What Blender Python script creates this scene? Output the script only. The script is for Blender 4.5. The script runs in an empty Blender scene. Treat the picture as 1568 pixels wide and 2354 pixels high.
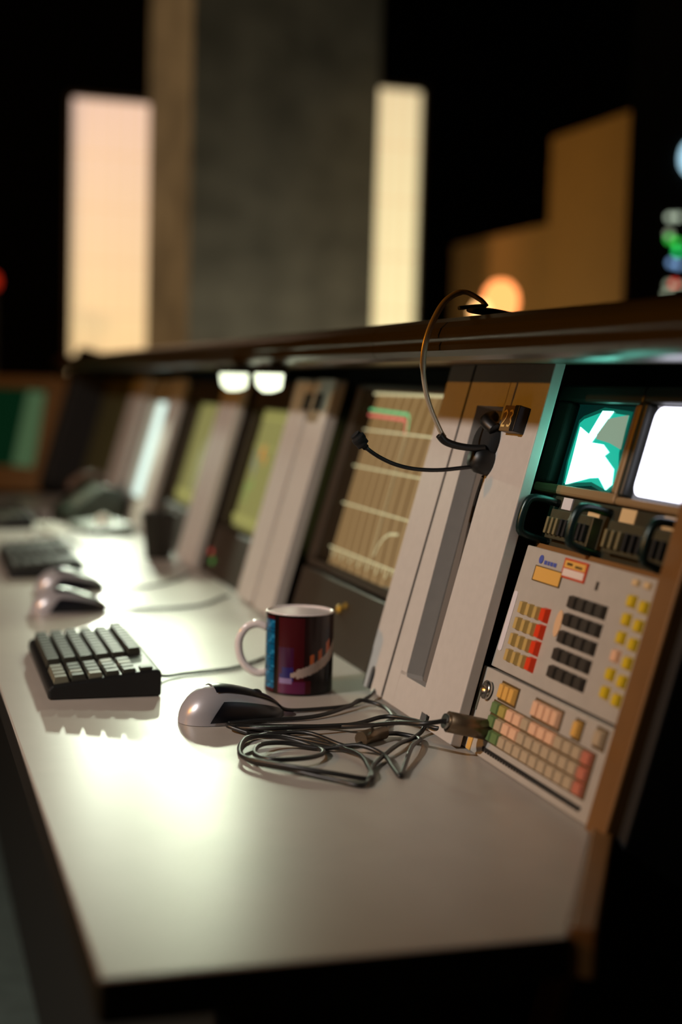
import bpy, bmesh, math, random
from mathutils import Vector, Matrix
random.seed(7)
PI = math.pi
SC = bpy.context.scene
COL = SC.collection
DESK = 0.74                      # desk top above the floor; everything below is laid out with the desk top at z = 0

# ------------------------------------------------------------------ helpers
def lin(c):
    return tuple(((v/255.)/12.92 if v/255. <= .04045 else ((v/255.+.055)/1.055)**2.4) for v in c)

MATS = {}
def mat(name, rgb, rough=.5, metal=0., noise=0., nscale=40., bump=0., coat=0., spec=.5):
    if name in MATS: return MATS[name]
    m = bpy.data.materials.new(name); m.use_nodes = True
    nt = m.node_tree; b = nt.nodes['Principled BSDF']
    c = lin(rgb)
    b.inputs['Base Color'].default_value = (*c, 1)
    b.inputs['Roughness'].default_value = rough
    b.inputs['Metallic'].default_value = metal
    b.inputs['Specular IOR Level'].default_value = spec
    if coat: b.inputs['Coat Weight'].default_value = coat; b.inputs['Coat Roughness'].default_value = .1
    if noise or bump:
        tc = nt.nodes.new('ShaderNodeTexCoord'); n = nt.nodes.new('ShaderNodeTexNoise')
        n.inputs['Scale'].default_value = nscale; n.inputs['Detail'].default_value = 4
        nt.links.new(tc.outputs['Object'], n.inputs['Vector'])
        if noise:
            r = nt.nodes.new('ShaderNodeValToRGB')
            r.color_ramp.elements[0].position = .3; r.color_ramp.elements[1].position = .7
            r.color_ramp.elements[0].color = (*[max(0, v*(1-noise)) for v in c], 1)
            r.color_ramp.elements[1].color = (*[min(1, v*(1+noise)) for v in c], 1)
            nt.links.new(n.outputs['Fac'], r.inputs['Fac']); nt.links.new(r.outputs['Color'], b.inputs['Base Color'])
        if bump:
            bp = nt.nodes.new('ShaderNodeBump'); bp.inputs['Strength'].default_value = bump; bp.inputs['Distance'].default_value = .001
            nt.links.new(n.outputs['Fac'], bp.inputs['Height']); nt.links.new(bp.outputs['Normal'], b.inputs['Normal'])
    MATS[name] = m
    return m

def emis(name, rgb, strength, gloss=True):
    if name in MATS: return MATS[name]
    m = mat(name, (10, 10, 10), .25)
    b = m.node_tree.nodes['Principled BSDF']
    b.inputs['Emission Color'].default_value = (*lin(rgb), 1)
    b.inputs['Emission Strength'].default_value = strength; b.inputs['Specular IOR Level'].default_value = .15
    return m

class MB:
    def __init__(s): s.v = []; s.f = []; s.m = []; s.sm = []; s.uv = None
    def add(s, vs, fs, m=0, smooth=False):
        o = len(s.v); s.v += [tuple(p) for p in vs]
        for f in fs:
            s.f.append(tuple(i+o for i in f)); s.m.append(m); s.sm.append(smooth)
        return s
    def box(s, x0, y0, z0, x1, y1, z1, m=0, taper=0.):
        t = taper
        vs = [(x0,y0,z0),(x1,y0,z0),(x1,y1,z0),(x0,y1,z0),(x0+t,y0+t,z1),(x1-t,y0+t,z1),(x1-t,y1-t,z1),(x0+t,y1-t,z1)]
        return s.add(vs, [(3,2,1,0),(4,5,6,7),(0,1,5,4),(1,2,6,5),(2,3,7,6),(3,0,4,7)], m)
    def prism(s, poly, a, b, axis='z', m=0, smooth=False):
        n = len(poly)
        def P(p, h):
            return {'z': (p[0], p[1], h), 'y': (p[0], h, p[1]), 'x': (h, p[0], p[1])}[axis]
        vs = [P(p, a) for p in poly] + [P(p, b) for p in poly]
        o = len(s.v); s.v += vs
        s.f += [tuple(o+i for i in range(n))[::-1], tuple(o+n+i for i in range(n))]; s.m += [m, m]; s.sm += [False, False]
        for i in range(n):
            j = (i+1) % n
            s.f.append((o+i, o+j, o+n+j, o+n+i)); s.m.append(m); s.sm.append(smooth)
        return s
    def tube(s, pts, r, seg=10, m=0, smoothpts=6, cap=True, flat=1.):
        P = [Vector(p) for p in pts]
        if smoothpts > 1 and len(P) > 2: P = catmull(P, smoothpts)
        n = len(P); o = len(s.v)
        R = r if callable(r) else (lambda t: r)
        up = Vector((0, 0, 1)); prev = None
        for i in range(n):
            t = (P[min(i+1, n-1)] - P[max(i-1, 0)]).normalized()
            if prev is None:
                a = t.cross(up)
                if a.length < 1e-3: a = t.cross(Vector((0, 1, 0)))
            else:
                a = prev - t*prev.dot(t)
            a.normalize(); b = t.cross(a); prev = a
            rr = R(i/(n-1))
            for k in range(seg):
                q = 2*PI*k/seg
                s.v.append(tuple(P[i] + a*rr*math.cos(q) + b*rr*flat*math.sin(q)))
        for i in range(n-1):
            for k in range(seg):
                k2 = (k+1) % seg
                s.f.append((o+i*seg+k, o+i*seg+k2, o+(i+1)*seg+k2, o+(i+1)*seg+k)); s.m.append(m); s.sm.append(True)
        if cap:
            s.f.append(tuple(o+k for k in range(seg))[::-1]); s.f.append(tuple(o+(n-1)*seg+k for k in range(seg)))
            s.m += [m, m]; s.sm += [False, False]
        return s
    def lathe(s, prof, seg=32, c=(0, 0, 0), m=0, smooth=True, M=None):
        o = len(s.v); n = len(prof)
        for (r, z) in prof:
            for k in range(seg):
                q = 2*PI*k/seg
                p = Vector((r*math.cos(q), r*math.sin(q), z))
                if M is not None: p = M @ p
                s.v.append(tuple(p + Vector(c)))
        for i in range(n-1):
            for k in range(seg):
                k2 = (k+1) % seg
                s.f.append((o+i*seg+k, o+i*seg+k2, o+(i+1)*seg+k2, o+(i+1)*seg+k)); s.m.append(m); s.sm.append(smooth)
        if prof[0][0] > 1e-6: s.f.append(tuple(o+k for k in range(seg))[::-1]); s.m.append(m); s.sm.append(False)
        if prof[-1][0] > 1e-6: s.f.append(tuple(o+(n-1)*seg+k for k in range(seg))); s.m.append(m); s.sm.append(False)
        return s
    def strip(s, pts, w, z, m=0):                 # a flat drawn line in the local xy plane
        for (a, b) in zip(pts[:-1], pts[1:]):
            d = Vector((b[0]-a[0], b[1]-a[1])); L = d.length
            if L < 1e-6: continue
            n = Vector((-d.y, d.x))/L*w/2
            s.add([(a[0]-n.x, a[1]-n.y, z), (b[0]-n.x, b[1]-n.y, z), (b[0]+n.x, b[1]+n.y, z), (a[0]+n.x, a[1]+n.y, z)], [(0, 1, 2, 3)], m)
        return s
    def mesh(s, name, mats):
        me = bpy.data.meshes.new(name)
        me.from_pydata(s.v, [], s.f)
        for mm in mats: me.materials.append(mm)
        me.polygons.foreach_set('material_index', s.m)
        me.polygons.foreach_set('use_smooth', s.sm)
        bm = bmesh.new(); bm.from_mesh(me)
        bmesh.ops.remove_doubles(bm, verts=bm.verts, dist=1e-7)
        bmesh.ops.recalc_face_normals(bm, faces=bm.faces)
        bm.to_mesh(me); bm.free(); me.update()
        return me
    def build(s, name, mats, parent=None, bevel=0., seg=2, loc=None):
        if not isinstance(mats, (list, tuple)): mats = [mats]
        o = bpy.data.objects.new(name, s.mesh(name, mats)); COL.objects.link(o)
        if parent is not None: o.parent = parent
        if loc is not None: o.location = loc
        if bevel:
            b = o.modifiers.new('Bevel', 'BEVEL'); b.width = bevel; b.segments = seg; b.limit_method = 'ANGLE'; b.angle_limit = .6
        return o

def catmull(P, k):
    out = []
    for i in range(len(P)-1):
        p0 = P[max(i-1, 0)]; p1 = P[i]; p2 = P[i+1]; p3 = P[min(i+2, len(P)-1)]
        for j in range(k):
            t = j/k
            out.append(.5*((2*p1)+(p2-p0)*t+(2*p0-5*p1+4*p2-p3)*t*t+(3*p1-p0-3*p2+p3)*t**3))
    out.append(P[-1].copy())
    return out

def tag(o, label, cat, group=None):
    o['label'] = label; o['category'] = cat
    if group: o['group'] = group
    return o
def thing(name, label, cat, loc=(0, 0, 0), rot=None, group=None):
    o = bpy.data.objects.new(name, None); COL.objects.link(o); o.empty_display_size = .05
    if rot is not None: o.matrix_world = Matrix.Translation(loc) @ rot.to_4x4()
    else: o.location = loc
    return tag(o, label, cat, group)
def struct(o): o['kind'] = 'structure'; return o
def inst(src, parent, loc=(0, 0, 0), name=None):
    c = src.copy(); COL.objects.link(c); c.parent = parent; c.location = loc
    return c
def rect_poly(x0, y0, x1, y1, r=0., n=4):
    if r <= 0: return [(x0, y0), (x1, y0), (x1, y1), (x0, y1)]
    out = []
    for cx, cy, a0 in ((x1-r, y0+r, -90), (x1-r, y1-r, 0), (x0+r, y1-r, 90), (x0+r, y0+r, 180)):
        for k in range(n+1):
            a = math.radians(a0+90*k/n); out.append((cx+r*math.cos(a), cy+r*math.sin(a)))
    return out
def frame_ring(mb, xo0, yo0, xo1, yo1, xi0, yi0, xi1, yi1, z0, z1, m=0):
    mb.box(xo0, yo0, z0, xo1, yi0, z1, m); mb.box(xo0, yi1, z0, xo1, yo1, z1, m)
    mb.box(xo0, yi0, z0, xi0, yi1, z1, m); mb.box(xi1, yi0, z0, xo1, yi1, z1, m)

# ------------------------------------------------------------------ materials
GREY   = mat('console_grey_paint', (186, 179, 172), .42, noise=.03, nscale=90, bump=.15)
GREY2  = mat('console_panel_paint', (172, 165, 155), .4, noise=.04, nscale=60, bump=.1)
LAMIN  = mat('desk_laminate', (166, 158, 149), .36, noise=.03, nscale=25, bump=.0, spec=.55)
DARKED = mat('dark_edge', (14, 14, 13), .55)
BLACK  = mat('black_plastic', (17, 17, 17), .45)
SOFT   = mat('black_foam', (12, 12, 12), .9)
VOID   = mat('recess_black', (9, 9, 9), .7)
SLOT   = mat('slot_grey', (98, 92, 86), .5)
BEZEL  = mat('bezel_taupe', (46, 35, 23), .5, noise=.05)
HOOD   = mat('hood_metal_paint', (68, 61, 49), .30, metal=.0, noise=.04, nscale=20, spec=.5)
CHEEK  = mat('cheek_paint', (116, 80, 40), .5, noise=.05)
STEEL  = mat('steel', (190, 188, 184), .22, metal=1.)
BRASSY = mat('plug_metal', (120, 104, 84), .35, metal=.8)
SILVER = mat('silver_plastic', (176, 172, 176), .32, metal=.35)
NAVY   = mat('dark_glossy_plastic', (16, 17, 24), .3)
KEYB   = mat('keycap_dark', (48, 46, 36), .5, noise=.08)
KEYL   = mat('keycap_grey_glare', (102, 98, 80), .5)
CERAM  = mat('white_glaze', (226, 216, 214), .15, coat=.5)
CABLE  = mat('black_cable', (28, 27, 26), .4)
CONC   = mat('concrete', (96, 94, 88), .85, noise=.35, nscale=5, bump=.3)
FLOORM = mat('floor_carpet', (66, 82, 80), .8, noise=.15, nscale=30)
WALLM  = mat('dark_wall', (6, 5, 5), .9, noise=.1, nscale=6)
CEILM  = mat('dark_ceiling', (10, 10, 10), .9, noise=.05, nscale=4)
PARTM  = mat('partition_paint', (142, 104, 54), .7, noise=.04, nscale=12)
RACKM  = mat('rack_dark', (12, 14, 14), .5)
OLIVE  = mat('olive_metal', (70, 66, 48), .45, metal=.2, noise=.15, nscale=80)
GREENH = mat('green_black_handle', (20, 40, 38), .3, metal=.4)
TAPE   = mat('masking_tape', (208, 178, 130), .7)
TAPEW  = mat('white_tape', (206, 200, 204), .6)
AMBER  = mat('amber_plastic', (216, 166, 84), .4)
REDK   = mat('red_key', (214, 60, 26), .4)
OCHRE  = mat('ochre_key', (186, 156, 92), .4)
OCHRED = mat('ochre_key_side', (84, 64, 32), .5)
DKEY   = mat('charcoal_key', (52, 46, 40), .5)
YELK   = mat('yellow_lamp_key', (206, 176, 30), .4)
PINKK  = mat('salmon_key', (224, 178, 144), .4)
TANK   = mat('tan_key', (176, 156, 128), .45)
GRNK   = mat('green_key', (98, 122, 74), .45)
OLVK   = mat('olive_key', (164, 148, 76), .45)
REDP   = mat('faded_red_key', (186, 110, 88), .45)
REDB   = mat('red_border', (186, 70, 40), .5)
BLUEI  = mat('blue_ink', (70, 84, 160), .5)
PAPER  = mat('paper', (214, 196, 184), .8)

# ------------------------------------------------------------------ console face frame
RK = math.radians(15.5); X0 = .555
Sv = Vector((math.sin(RK), 0, math.cos(RK))); Nv = Vector((-math.cos(RK), 0, math.sin(RK)))
def F(y, s, n=0.): return Vector((X0, y, 0)) + Sv*s + Nv*n
FROT = Matrix(((0, Sv.x, Nv.x), (-1, Sv.y, Nv.y), (0, Sv.z, Nv.z)))     # local x = towards the camera end, y = up the slope, z = out of the face

LAMP = Vector((-2.0, .85, 1.70)); BZ = .327+(LAMP.z-.327)*(.615+.33)/(.615-LAMP.x)
# ------------------------------------------------------------------ room shell
def slab(name, m, x0, y0, z0, x1, y1, z1): return struct(MB().box(x0, y0, z0, x1, y1, z1).build(name, m))
slab('floor', FLOORM, -5, -4, -DESK-.1, 6, 14, -DESK)
slab('ceiling', CEILM, -5, -4, 5.4, 6, 14, 5.5)
slab('wall_back', WALLM, -5, 14, -DESK-.1, 6, 14.1, 5.5)
slab('wall_right', WALLM, 6, -4, -DESK-.1, 6.1, 14.1, 5.5)
slab('wall_left', WALLM, -5.1, -4, -DESK-.1, -5, 14.1, 5.5)
slab('wall_front', WALLM, -5, -4.1, -DESK-.1, 6, -4, 5.5)
slab('pillar', CONC, 1.120, 5.6, -DESK, 1.893, 6.58, 5.4)
# stepped low partition, its long face lit from the left
P = MB().prism([(4.40, -DESK), (6.00, -DESK), (6.00, 1.00), (5.035, 1.00), (5.035, 1.322), (4.40, 1.322)], 2.40, 2.52, 'x')
o = P.build('partition', PARTM); struct(o)

# backlit panels either side of the pillar
def backlit(name_label, x0, x1, z0, z1, colour, y=7.2):
    t = thing('light_panel', name_label, 'light panel', ((x0+x1)/2, y, -DESK), group=None)
    cx = (x0+x1)/2
    f = MB(); frame_ring(f, x0-cx-.02, z0+DESK, x1-cx+.02, z1+DESK+.02, x0-cx, z0+DESK+.02, x1-cx, z1+DESK, 0, .08)
    for k in range(len(f.v)): f.v[k] = (f.v[k][0], f.v[k][2], f.v[k][1])
    f.box(x0-cx, .03, 0, x1-cx, .1, z0+DESK)
    f.build('frame', BEZEL, t)
    d = MB(); n = 7
    m = MATS.get('panel_light_'+name_label)
    m = bpy.data.materials.new('backlit_diffuser'); m.use_nodes = True
    nt = m.node_tree; b = nt.nodes['Principled BSDF']; b.inputs['Base Color'].default_value = (.6, .55, .5, 1)
    tc = nt.nodes.new('ShaderNodeTexCoord'); sp = nt.nodes.new('ShaderNodeSeparateXYZ'); nt.links.new(tc.outputs['Generated'], sp.inputs[0])
    r = nt.nodes.new('ShaderNodeValToRGB'); nt.links.new(sp.outputs['Z'], r.inputs['Fac'])
    e = r.color_ramp.elements
    e[0].position = 0; e[0].color = (*lin(colour[0]), 1); e[1].position = 1; e[1].color = (*lin(colour[2]), 1)
    k = r.color_ramp.elements.new(.38); k.color = (*lin(colour[1]), 1)
    nt.links.new(r.outputs['Color'], b.inputs['Emission Color']); b.inputs['Emission Strength'].default_value = 1.0
    d.box(x0-cx, .03, z0+DESK+.02, x1-cx, .045, z1+DESK)
    d.build('diffuser', m, t)
    g = MB(); H = z1-z0
    for i in range(1, n): g.box(x0-cx, .026, z0+DESK+H*i/n-.004, x1-cx, .03, z0+DESK+H*i/n+.004)
    for i in range(1, 6): g.box(x0-cx+(x1-x0)*i/6-.003, .026, z0+DESK+.02, x0-cx+(x1-x0)*i/6+.003, .03, z1+DESK)
    gm = mat('muntin', (190, 165, 130), .6); gm.node_tree.nodes['Principled BSDF'].inputs['Emission Color'].default_value = (*lin((225, 190, 150)), 1)
    gm.node_tree.nodes['Principled BSDF'].inputs['Emission Strength'].default_value = .75
    g.build('grid', gm, t)
    return t
backlit('tall backlit panel glowing peach left of the concrete pillar', .850, 1.262, -.1, 1.735, ((226, 178, 120), (240, 206, 150), (226, 190, 170)))
backlit('narrow backlit panel glowing yellow right of the concrete pillar', 2.28, 2.672, -.1, 1.92, ((252, 226, 140), (252, 236, 176), (226, 206, 160)))

# orange lamp beyond the hood
t = thing('table_lamp', 'small glowing orange lamp on a stand behind the console hood', 'lamp', (1.6, 3.64, -DESK))
MB().lathe([(.09, 0), (.09, .015), (.03, .03)], 24).build('base', DARKED, t)
MB().lathe([(.008, .02), (.008, 1.29)], 12).build('stem', DARKED, t)
lam = emis('orange_glow', (255, 150, 84), 2.2)
MB().lathe([(.001, 1.405), (.025, 1.40), (.046, 1.375), (.052, 1.345), (.046, 1.31), (.02, 1.285), (.008, 1.283)], 24).build('globe', lam, t)
lam2 = emis('orange_core', (255, 190, 120), 2.6)
MB().lathe([(.001, 1.37), (.022, 1.362), (.034, 1.335), (.02, 1.305), (.001, 1.30)], 20, c=(-.055, 0, -.025)).build('globe', lam2, t)

# red signal lamp on the far left
t = thing('signal_lamp', 'tiny dim red lamp far off at the left edge', 'lamp', (.445, 6.9, -DESK))
MB().lathe([(.05, 0), (.05, .02), (.02, .03), (.02, 1.51)], 12).build('post', DARKED, t)
MB().lathe([(.001, 1.585), (.03, 1.575), (.04, 1.54), (.03, 1.51), (.001, 1.505)], 16).build('lens', emis('red_lamp', (200, 40, 16), .8), t)

# equipment rack at the right edge
RX = 2.006
t = thing('equipment_rack', 'dark equipment rack with green and red indicator lights at the right edge', 'equipment rack', (RX, 3.7, -DESK), Matrix.Rotation(math.radians(-29), 3, 'Z'))
MB().box(0, .0, 0, .62, .5, 2.3).build('cabinet', RACKM, t, bevel=.01)
MB().prism(rect_poly(.143, 1.715, .36, 1.825, .05), -.012, .0, 'y').build('screen', emis('rack_screen', (170, 215, 235), 1.6), t)
leds = [(2.148, .873, 'led_white', (190, 205, 180), 1.2), (2.150, .811, 'led_green', (60, 200, 70), 1.6), (2.160, .743, 'led_blue', (130, 170, 220), 1.2), (2.155, .680, 'led_pale', (180, 190, 160), .9),
        (2.174, .800, 'led_green', 0, 0), (2.178, .775, 'led_lime', (40, 230, 110), 1.6), (2.172, .683, 'led_red', (230, 60, 50), 1.6), (2.19, .675, 'led_pale', 0, 0), (2.172, .874, 'led_white', 0, 0), (2.182, .738, 'led_blue', 0, 0), (2.148, .825, 'led_pale', 0, 0), (2.150, .655, 'led_pale', 0, 0)]
for (x, z, mn, c, st_) in leds:
    if c: emis(mn, c, st_*1.2)
    MB().lathe([(.009, 0), (.009, .004), (.006, .008)], 14, M=Matrix.Rotation(PI/2, 3, 'X')).build('indicator_light', MATS[mn], t, loc=((x-RX)*.865, 0, .36+(z-.36)*.984+DESK))

# ------------------------------------------------------------------ console body
YN, YF = 1.0, 4.75
con = thing('control_console', 'long grey control console with sloping bays and an overhanging hood', 'console', (.7, 2.8, -DESK))
def cpart(mb, name, m, bevel=0.): 
    o = mb.build(name, m, con, bevel=bevel)
    o.matrix_parent_inverse = Matrix.Translation((-.7, -2.8, DESK)); return o
cpart(MB().box(.24, 1.05, -DESK, 1.0, YF, -.032), 'base_cabinet', DARKED, .004)
b = F(0, 0, -.095); c = F(0, .432, -.095)
cpart(MB().prism([(b.x, -.03), (c.x, c.z), (1.0, c.z), (1.0, -.03)], 1.045, YF, 'y'), 'back_board', VOID)
prof = [(.98, .437), (.580, .437), (.566, .4352), (.556, .430), (.549, .4235), (.546, .416), (.5462, .4125), (.5495, .409), (.5475, .4055), (.5478, .400), (.552, .394), (.560, .390), (.572, .3885), (.98, .3885)]
cpart(MB().prism(prof, .45, 1.618, 'y'), 'hood', HOOD, .0012)
cpart(MB().prism(prof, 1.6186, YF+.35, 'y'), 'hood', HOOD, .0012)
# end cheek: a raked slab closing the near end
e0 = F(0, -.70, .006); e1 = F(0, .392, .006)
cpart(MB().prism([(e0.x, e0.z), (e1.x, e1.z), (1.0, e1.z), (1.0, e0.z)], 1.004, 1.037, 'y'), 'end_cheek', CHEEK, .002)
cpart(MB().prism([(e0.x+.012, e0.z), (e1.x+.012, e1.z), (1.0, e1.z), (1.0, e0.z)], .99, 1.0035, 'y'), 'end_shade', VOID, .002)  # black sheet painting in the shade of the unlit outer side
# corner post with rounded top where the row bends
pp = rect_poly(-.055, -.03, .075, .455, .05, 6)
o = MB().prism(pp, -.2, .06, 'z').build('corner_post', VOID, con, bevel=.01)
o.matrix_parent_inverse = Matrix.Translation((-.7, -2.8, DESK)); o.matrix_basis = Matrix.Translation(F(4.66, .0, .04)) @ FROT.to_4x4()

# worktop
pl = [(.119, .83), (.430, .8255), (.4310, .8285), (.5573, 1.037), (.572, 1.045), (.572, 4.45), (.12, 4.45), (.119, 1.6)]
wt = tag(MB().prism(pl, -.03, 0, 'z').build('worktop', [LAMIN], None, bevel=.003), 'long pale grey laminate desk top running beneath the sloping console', 'desk')
wt.data.materials.append(DARKED)
for p in wt.data.polygons:
    if abs(p.normal.z) < .5: p.material_index = 1

inn = [(.5575, 1.037), (.4315, .829)]; off = (.0150, -.0091)
MB().prism([inn[1], (inn[1][0]+off[0], inn[1][1]+off[1]), (inn[0][0]+off[0], inn[0][1]+off[1]), inn[0]], -.03, .005, 'z').build('edge_trim', CHEEK, wt, bevel=.002)
# unseen light blocker added in front of the console; its lower edge cuts the ceiling light off along the top of the bays
slab('light_blocker', CEILM, -.33, -1.0, BZ, -.27, 5.5, 2.2)

# ------------------------------------------------------------------ face modules
def fthing(name, label, cat, y, s=0., n=0., group=None):
    return thing(name, label, cat, F(y, s, n), FROT, group)

# headset station, local x = 1.585 - Y
t = fthing('headset_station', 'protruding pale grey panel unit with a tall slot where the headset hangs', 'console panel', 1.585)
arch = [(0, 0), (.012, 0)] + [(.0205+.0085*math.cos(a), .016+.012*math.sin(a)) for a in [PI-PI*k/8 for k in range(9)]] + [(.029, 0), (.066, 0), (.058, .4015), (-.014, .4015)]
MB().prism(arch, -.045, .02, 'z').build('left_panel', GREY, t, bevel=.0012)
MB().prism([(.0125, .0004)] + [(.0205+.008*math.cos(a), .016+.0115*math.sin(a)) for a in [PI-PI*k/8 for k in range(9)]] + [(.0285, .0004)], -.04, .0165, 'z').build('cable_hole_shade', VOID, t)  # black plug filling the hole, stands in for the shade inside
p2 = MB()
# panel with slot: left stile, bottom rail, top rail (slot edges lean a little)
p2.prism([(.0730, 0), (.106, 0), (.094, .4015), (.0645, .4015)], 0, .02)
p2.prism([(.106, 0), (.192, 0), (.191, .037), (.125, .037), (.1215, .041), (.105, .041)], 0, .02)
p2.prism([(.0955, .350), (.174, .350), (.173, .4015), (.094, .4015)], 0, .02)
p2.prism([(.105, .037), (.1215, .037), (.0985, .352), (.0945, .352)], 0, .02)
p2.prism([(.1825, .037), (.1912, .037), (.1755, .4015), (.170, .4015)], 0, .02)
p2.build('slotted_panel', GREY, t, bevel=.0008)
MB().box(.075, .002, -.01, .195, .4015, -.0005).build('slot_back', SLOT, t)
MB().prism([(.0655, .002), (.0734, .002), (.0650, .4005), (.0575, .4005)], -.02, .0194, 'z').build('joint', VOID, t)
p3 = MB(); p3.prism([(.193, .012), (.216, .012), (.217, -.001), (.285, -.001), (.269, .4015), (.1765, .4015)], .009, .021)
p3.build('right_panel', GREY, t, bevel=.0012)
MB().box(.196, .0005, .009, .218, .013, .013).build('cable_notch', VOID, t)
pl_ = MB(); pl_.box(.201, .3215, .021, .232, .3495, .031, 0); pl_.box(.2325, .3215, .021, .2435, .3495, .034, 1)
plate = pl_.build('number_plate', [mat('plate_brown', (110, 86, 52), .5), BLACK], t, bevel=.001)
# digits 23 on the plate
dg = MB(); z = .0315
def seg(pts, x, y, sx, sy): dg.strip([(x+p[0]*sx, y+p[1]*sy) for p in pts], .0022, z)
seg([(0, .85), (.5, 1), (1, .8), (.9, .5), (0, 0), (1, 0)], .2045, .327, .009, .017)
seg([(0, .95), (.6, 1), (1, .8), (.5, .52), (1, .25), (.6, 0), (0, .05)], .2185, .327, .009, .017)
dg.build('digits', mat('plate_digits', (216, 186, 120), .5), plate)

# divider units further along
def divider(label, y0, w, ridges, group=None, slots=False):
    t = fthing('divider_unit', label, 'console panel', y0)
    MB().prism([(0, 0), (w, 0), (w-.012, .385), (-.008, .385)], -.012, -.006).build('backplate', GREY2, t, bevel=.001)
    for (a, b, z) in ridges:
        MB().prism([(a*w, .004), (b*w, .004), (b*w-.012, .383), (a*w-.008, .383)], -.006, z).build('panel', GREY, t, bevel=.0025)
    if slots:
        s = MB()
        s.box(.088, .330, .0, .122, .358, .011); s.box(.158, .330, .008, .182, .358, .013)
        s.build('latch', VOID, t, bevel=.002)
    return t
divider('pale grey double upright panel with two dark latches, between two screens', 2.312, .235, [(0, .42, .004), (.56, 1, .008)], slots=True)
divider('narrow pale upright panel left of the colour-streaked screen', 2.848, .168, [(0, .40, .004), (.52, 1, .006)])
divider('beige upright panel right of the narrow white screen', 3.405, .13, [(0, 1, .004)])
divider('pinkish upright panel left of the narrow white screen', 3.97, .22, [(0, 1, .006)])
MATS['olive_panel'] = mat('olive_panel', (82, 80, 50), .5)
t = fthing('blank_panel', 'dark olive blank console panel beside the black corner post', 'console panel', 4.60)
MB().prism([(0, 0), (.58, 0), (.57, .385), (0, .385)], -.03, -.01).build('plate', MATS['olive_panel'], t, bevel=.002)

# monitors
def screen_mat(name, base, grid, nx, strength=1., line=.16):
    m = bpy.data.materials.new(name); m.use_nodes = True; nt = m.node_tree; b = nt.nodes['Principled BSDF']
    b.inputs['Base Color'].default_value = (.02, .02, .02, 1); b.inputs['Roughness'].default_value = .55; b.inputs['Specular IOR Level'].default_value = .2
    tc = nt.nodes.new('ShaderNodeTexCoord'); sp = nt.nodes.new('ShaderNodeSeparateXYZ'); nt.links.new(tc.outputs['Generated'], sp.inputs[0])
    mu = nt.nodes.new('ShaderNodeMath'); mu.operation = 'MULTIPLY'; mu.inputs[1].default_value = nx; nt.links.new(sp.outputs['X'], mu.inputs[0])
    fr = nt.nodes.new('ShaderNodeMath'); fr.operation = 'FRACT'; nt.links.new(mu.outputs[0], fr.inputs[0])
    lt = nt.nodes.new('ShaderNodeMath'); lt.operation = 'LESS_THAN'; lt.inputs[1].default_value = line; nt.links.new(fr.outputs[0], lt.inputs[0])
    mx = nt.nodes.new('ShaderNodeMix'); mx.data_type = 'RGBA'; nt.links.new(lt.outputs[0], mx.inputs[0])
    mx.inputs[6].default_value = (*lin(base), 1); mx.inputs[7].default_value = (*lin(grid), 1)
    nt.links.new(mx.outputs[2], b.inputs['Emission Color']); b.inputs['Emission Strength'].default_value = strength
    return m
def bulge(mb, x0, y0, x1, y1, z, d, n=10, m=0):
    vs = []; fs = []
    for j in range(n+1):
        for i in range(n+1):
            u = i/n; v = j/n
            vs.append((x0+(x1-x0)*u, y0+(y1-y0)*v, z + d*(1-(2*u-1)**2)*(1-(2*v-1)**2)))
    for j in range(n):
        for i in range(n): a = j*(n+1)+i; fs.append((a, a+1, a+n+2, a+n+1))
    mb.add(vs, fs, m, True)
    e = [(x0, y0), (x1, y0), (x1, y1), (x0, y1)]
    mb.add([(p[0], p[1], z-.02) for p in e]+[(p[0], p[1], z) for p in e], [(3, 2, 1, 0), (0, 1, 5, 4), (1, 2, 6, 5), (2, 3, 7, 6), (3, 0, 4, 7)], m)
def monitor(label, y0, w, sx0, sx1, sy0, sy1, m, lower=True):
    t = fthing('crt_monitor', label, 'monitor', y0)
    f = MB(); frame_ring(f, .002, .10, w, .385, sx0, sy0, sx1, sy1, -.08, -.02)
    f.build('bezel', BEZEL, t, bevel=.004)
    lp = MB(); lp.box(.002, .0, -.08, w, .097, -.016); lp.build('lower_panel', BEZEL, t, bevel=.003)
    return t, m
def zoff(mb): return mb
# graph monitor behind the headset mic; x = 2.062 - Y
sm = screen_mat('graph_screen', (122, 94, 56), (156, 127, 84), 12, line=.2)
t, _ = monitor('brown framed monitor showing a graph with green and pink traces', 2.062, .47, .030, .44, .112, .378, None)
s = MB(); bulge(s, .026, .108, .444, .382, -.045, .006)
L1 = emis('graph_line', (206, 196, 150), 1.0); LG = emis('graph_green', (110, 200, 130), 1.0); LP = emis('graph_pink', (226, 110, 96), 1.0)
so = s.build('screen', sm, t)
g = MB(); gz = -.0375
for yy, w_ in ((.374, .004), (.318, .0024), (.262, .0024), (.204, .0024), (.136, .0022)):
    g.strip([(.034, yy), (.43, yy)], w_, gz, 0)
for k in range(30):
    x = .05+k*.013
    g.strip([(x, .128), (x, .136)], .0025, gz, 0)
    if k % 3 == 1: g.strip([(x, .122), (x, .128)], .004, gz, 0)
g.strip([(.038, .349), (.15, .347), (.205, .346), (.214, .340), (.222, .322)], .0042, gz+.0003, 1)
g.strip([(.038, .341), (.15, .339), (.20, .338), (.208, .332), (.214, .318)], .0042, gz+.0003, 2)
g.strip([(.232, .145), (.238, .160), (.250, .172), (.268, .180), (.30, .183)], .0035, gz+.0003, 0)
g.strip([(.222, .318), (.222, .14)], .0016, gz, 0)
g.build('graph', [L1, LG, LP], so)
k = MB(); k.lathe([(.006, 0), (.006, .004), (.003, .006)], 12, c=(.225, .062, -.016)); k.lathe([(.004, 0), (.004, .003)], 10, c=(.243, .070, -.016))
k.build('knob', mat('brass_knob', (200, 160, 60), .35, .6), t)

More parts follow.
